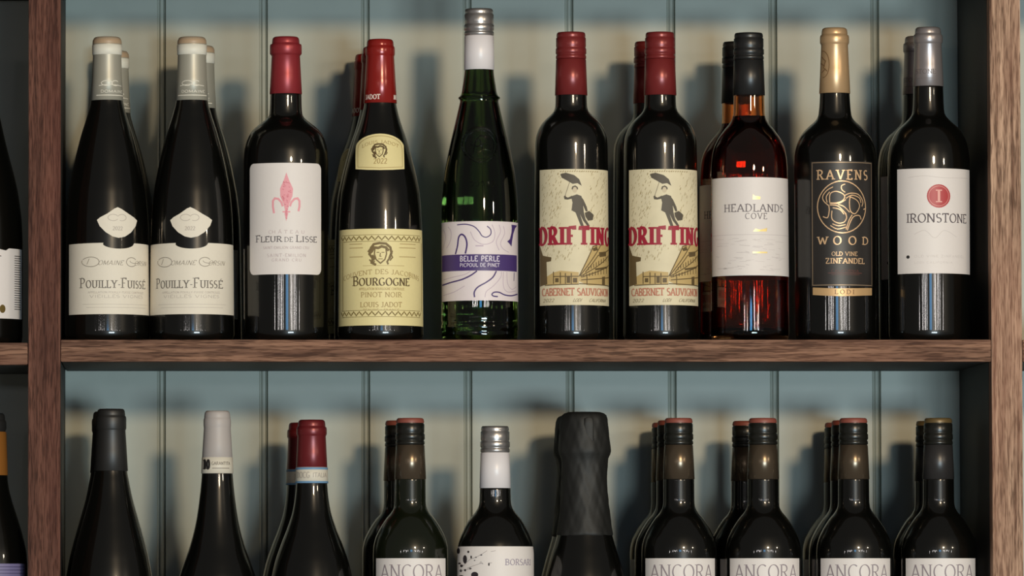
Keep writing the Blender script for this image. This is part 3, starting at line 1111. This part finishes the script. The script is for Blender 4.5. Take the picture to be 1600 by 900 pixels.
behind(b, 1437, .10, 'dark bottle with silver capsule half hidden behind the red-seal bottle', rz=-.3)

# ================================================================== LOWER SHELF
LB = UB + 610 * (D) / (D + FY)
ZL = -PITCH

# black capsule burgundy
P = [(LB, 67), (960, 67), (930, 66.8), (900, 64.5), (870, 59.5), (847, 54), (810, 43.5), (772, 33), (750, 28.5), (733, 25.5), (690, 23), (645, 21)]
b = Bottle(173.5, LB, P, 'sloping dark bottle with all-black capsule beside the reddish-brown upright', zb=ZL)
cap = foil(b, 733, 26, 636, 22.3, mat('black_foil', (36, 35, 34), .45), 32, 1.6)
behind(b, 167, .09, 'all-black capped sloping bottle mostly hidden behind its twin by the upright')

# light grey capsule
P = [(LB, 66), (960, 66), (940, 65.5), (900, 60), (885, 55.5), (847, 42), (810, 33), (772, 27.5), (737, 24.2), (690, 22.3), (645, 20.5)]
b = Bottle(339.5, LB, P, 'sloping dark bottle with pale grey capsule over a white paper seal', zb=ZL)
cap = foil(b, 714, 23.4, 639, 20.6, mat('pale_grey_foil', (176, 168, 164), .5), 25, .9)
sl = b.ring([(737, 24.4), (736.5, 25.2), (712, 24.2), (711.5, 23.4)], mat('seal_paper', (214, 206, 190), .5), 'paper_seal', b.root)
a = b.art()
a.text('D.O', 320, 328, 716, 730, .24, .14, .1)
a.build('seal_lettering', INK, sl, .001)
a = b.art()
a.text('GARANTITA', 331, 358, 719, 724, .14, .1, 0)
a.line([(332, 729), (357, 729)], 1)
a.build('seal_fine_print', INK_G, sl, .001)

# dark red capsule with white and blue seal
P = [(LB, 69), (950, 69), (925, 67), (900, 63), (875, 57.5), (847, 48), (820, 37.5), (794, 29.5), (770, 25.8), (752, 24.4), (700, 23), (660, 21)]
b = Bottle(487, LB, P, 'sloping dark bottle with wine-red capsule over a white and blue paper seal', zb=ZL)
cap = foil(b, 729, 24, 653, 21.8, mat('wine_red_foil', (112, 34, 38), .33, metal=.3), 24, 1.9)
sl = b.ring([(752, 24.6), (751.5, 25.6), (727.5, 24.8), (727, 24)], mat('seal_paper', (214, 206, 190), .5), 'paper_seal', b.root)
blu = mat('blue_print', (110, 150, 186), .5)
b.ring([(752.2, 25.0), (752, 26.0), (749, 25.9), (748.8, 25)], blu, 'blue_edge', sl)
b.ring([(731, 24.6), (730.8, 25.4), (727.8, 25.3), (727.5, 24.6)], blu, 'blue_edge', sl)
a = b.art()
a.text('DOCG', 466, 484, 735, 744, .18, .12, .1)
a.text('ITALIA', 488, 508, 736, 743, .14, .1, 0)
a.build('seal_lettering', mat('seal_ink', (178, 170, 160), .6), sl, .0012)
behind(b, 472, .10, 'wine-red capped sloping bottle half hidden behind the one with white and blue seal', rz=.6)

# ---- ANCORA bottles
P = [(LB, 58.5), (870, 58.5), (855, 58.2), (840, 55.5), (825, 49), (814, 42.5), (806, 37), (797, 29.5), (789, 25.4), (780, 24.3), (745, 24), (665, 21)]
terra = mat('terracotta_top', (138, 74, 62), .5)
olive = mat('olive_gold_top', (112, 92, 58), .4, metal=.3)
bronze = mat('bronze_foil', (104, 90, 74), .26, metal=.7)
blackm = mat('black_cap_dark', (26, 26, 22), .3)


def ancora(cx, label, glass, top, skirt):
    b = Bottle(cx, LB, P, label, zb=ZL, glass=glass)
    screw(b, 746, 24.3, 651, 21.6, skirt, blackm, 41, top)
    lb = b.label(rect=(cx - 54, cx + 53.5, 869.5, 1050), m=WHITE)
    a = b.art()
    a.text('ANCORA', cx - 47, cx + 48, 879.5, 902, .10, .045, .10, st=.035, track=.04)
    a.build('lettering', mat('violet_grey_ink', (146, 134, 140), .6), lb)
    return b


an_g = ancora(641, 'green-black bottle with terracotta cap top and plain white label beside the white screw-capped bottle', GLASS_G, terra, bronze)
behind(an_g, 623.5, .085, 'terracotta-topped bottle tucked behind the green-black one beside the wine-red capped bottle', rz=.5)
an = ancora(1060.5, 'dark bottle with terracotta cap top and white label beside the black foil-topped sparkling bottle', GLASS, terra, bronze)
behind(an, 1049, .08, 'terracotta-capped bottle second of three in the file beside the sparkling bottle', rz=.2)
behind(an, 1040, .16, 'terracotta-capped bottle last of three in the file beside the sparkling bottle', rz=-.2)
behind(an, 1192, 0, 'terracotta-topped bottle with white label, second along the shelf from the sparkling bottle')
behind(an, 1166, .10, 'terracotta-capped bottle half hidden behind the second along from the sparkling bottle', rz=.3)
behind(an, 1333.5, 0, 'terracotta-topped bottle with white label next to the olive-gold topped bottle')
behind(an, 1321, .08, 'terracotta-capped bottle second of three in the file next to the olive-gold topped bottle', rz=.25)
behind(an, 1310, .16, 'terracotta-capped bottle last of three in the file next to the olive-gold topped bottle', rz=-.2)
an_o = ancora(1466, 'dark bottle with olive-gold cap top and white label in the corner by the oak upright', GLASS, olive, mat('charcoal_foil', (52, 50, 50), .35, metal=.3))
behind(an_o, 1453, .10, 'olive-gold topped bottle hidden behind its twin in the corner by the oak upright', rz=.3)

# ---- white screw cap with floral label
P = [(LB, 60), (880, 60), (865, 60), (847, 58), (836, 54.5), (825, 49.5), (814, 44), (806, 38.5), (797, 31), (789, 26.4), (780, 24.6), (760, 24), (670, 21)]
b = Bottle(773.5, LB, P, 'dark bottle with silver and white screw cap and white label splashed with black blossoms', zb=ZL)
screw(b, 760, 23.9, 663, 21.9, whitecap, silver, 41)
lb = b.label(rect=(714.2, 832.8, 851, 1040), m=WHITE)
a = b.art()
c = lambda p: cr(p, 700, 840, 10.667)
for (x, y, rx, ry) in ((268, 332, 32, 72), (420, 590, 58, 52), (170, 190, 22, 50), (320, 208, 16, 20), (365, 295, 12, 26), (215, 440, 22, 22), (185, 400, 20, 16), (270, 512, 16, 20), (205, 520, 18, 22), (350, 485, 20, 16),
                       (650, 415, 14, 26), (525, 260, 18, 10), (440, 300, 14, 9), (210, 620, 40, 26), (300, 640, 30, 20), (420, 350, 12, 8), (380, 660, 40, 30)):
    x0, y0 = c([(x, y)])[0]
    a.ellipse(x0, y0, rx / 10.667, ry / 10.667, 11)
a.build('blossom_print', mat('black_blossom_print', (40, 32, 38), .6), lb)
a = b.art()
for p in ([(160, 400), (250, 430), (350, 330), (440, 300), (530, 250), (620, 190)], [(300, 480), (400, 440), (520, 400), (560, 410)], [(650, 420), (670, 390), (700, 392)], [(200, 520), (300, 500), (360, 480)], [(500, 400), (520, 370), (550, 405)], [(680, 205), (760, 190)]):
    a.line(c(p), .6)
a.build('stem_print', mat('grey_stem_print', (150, 142, 142), .6), lb)
a = b.art()
a.text('BORSARI', 786, 827, 871, 880, .15, .08, .1, track=.08)
a.build('lettering', mat('lavender_ink', (150, 140, 158), .6), lb)

# ---- sparkling bottle with crumpled black foil
P = [(LB, 68), (970, 68), (940, 67), (900, 61.5), (870, 54), (845, 46.5), (830, 42.5), (800, 37), (740, 34), (660, 30)]
b = Bottle(913, LB, P, 'sparkling wine bottle with crumpled black foil over its bulging cork', zb=ZL)
rf = random.Random(3)
ph = [rf.uniform(0, 6.28) for _ in range(8)]


def crumple(a, z):
    return .45 * (.0006 * math.sin(5 * a + ph[0] + z * 90) + .0005 * math.sin(9 * a + ph[1] - z * 130) + .0004 * math.sin(14 * a + ph[2] + z * 260)
            + .0003 * math.sin(23 * a + ph[3]) * math.sin(z * 300 + ph[4]))


foilm = mat('crumpled_black_foil', (22, 22, 20), .62, metal=.0, bump=.12, nscale=160)
rows = [(834, 43.2), (832, 44.4), (815, 41.5), (800, 39.2), (770, 36.8), (740, 35.6), (720, 36), (713, 36.8), (707, 39.8), (702, 41), (697, 40.8), (685, 39.6), (665, 38), (652, 36.6), (646, 34.5), (643, 31), (641, 25), (640.5, 10)]
dense = []
for (y0, h0), (y1, h1) in zip(rows, rows[1:]):
    n = max(1, int(abs(y1 - y0) / 4))
    dense += [(y0 + (y1 - y0) * k / n, h0 + (h1 - h0) * k / n) for k in range(n)]
dense.append(rows[-1])
fo = lathe('foil', [(h / S, b.z(y)) for y, h in dense] + [(0, b.z(640.4))], foilm, b.root, 96, wob=crumple)
lathe('foil_tab', [(.0015, b.z(650)), (.0058, b.z(652)), (.0062, b.z(660)), (.0062, b.z(690)), (.0055, b.z(697)), (.0015, b.z(699))], foilm, fo, 12)
tab = fo.children[0]
for v in tab.data.vertices:
    v.co.x = v.co.x * .75 + .003
    v.co.y = v.co.y * .12 - .0236
behind(b, 905, .10, 'black foil-topped sparkling bottle hidden behind its twin', rz=1.1)

# ================================================================== NEIGHBOURING BAY
ZN = -.003
P = [(531, 66), (380, 66.3), (345, 65), (300, 60), (267, 53), (233, 44), (200, 36), (175, 30.5), (153, 25), (100, 22.5), (62, 20.5)]
b = Bottle(-31, UB, P, 'sloping dark bottle with torn-edged white label in the neighbouring bay, upper shelf', zb=ZN)
foil(b, 153, 25.4, 55, 21.5, mat('black_foil', (36, 35, 34), .45), 26, 1.8)
lb = b.label([(-90, 383), (-40, 383), (0, 384), (10, 386), (15, 382.5), (33.5, 383), (33.8, 492), (-90, 492)], m=WHITE)
a = b.art()
for k in range(24):
    a.line([(23, 394 + k * 3.6), (32, 394 + k * 3.6)], 1.1)
a.line([(-3, 394), (3, 395)], 1.2)
a.build('fine_print', INK, lb)
a = b.art()
a.ellipse(5, 477, 4.4, 6.6, 16)
a.build('gold_medallion', mat('antique_gold', (128, 106, 58), .35, metal=.5), lb)
P = [(LB, 57), (880, 57), (860, 56), (830, 50), (800, 41), (775, 33), (755, 28), (735, 25.4), (690, 23.5), (650, 21)]
b = Bottle(-14, LB, P, 'dark bottle with amber-gold capsule in the neighbouring bay, lower shelf', zb=ZL + ZN)
cap = foil(b, 735, 25.8, 638, 22, mat('black_foil', (36, 35, 34), .45), 26, 1.8)
b.ring([(735, 26.2), (734, 26.4), (668, 24), (667, 23)], mat('amber_foil', (168, 108, 48), .35, metal=.35), 'amber_band', cap)
lb = b.label(rect=(-69, 40, 873, 1040), m=mat('violet_paper', (120, 112, 150), .55))
a = b.art()
for k in range(5):
    a.line([(-40, 878 + 5 * k), (38, 878 + 5 * k)], 1)
a.build('stripe_print', mat('indigo_ink', (66, 60, 96), .6), lb)
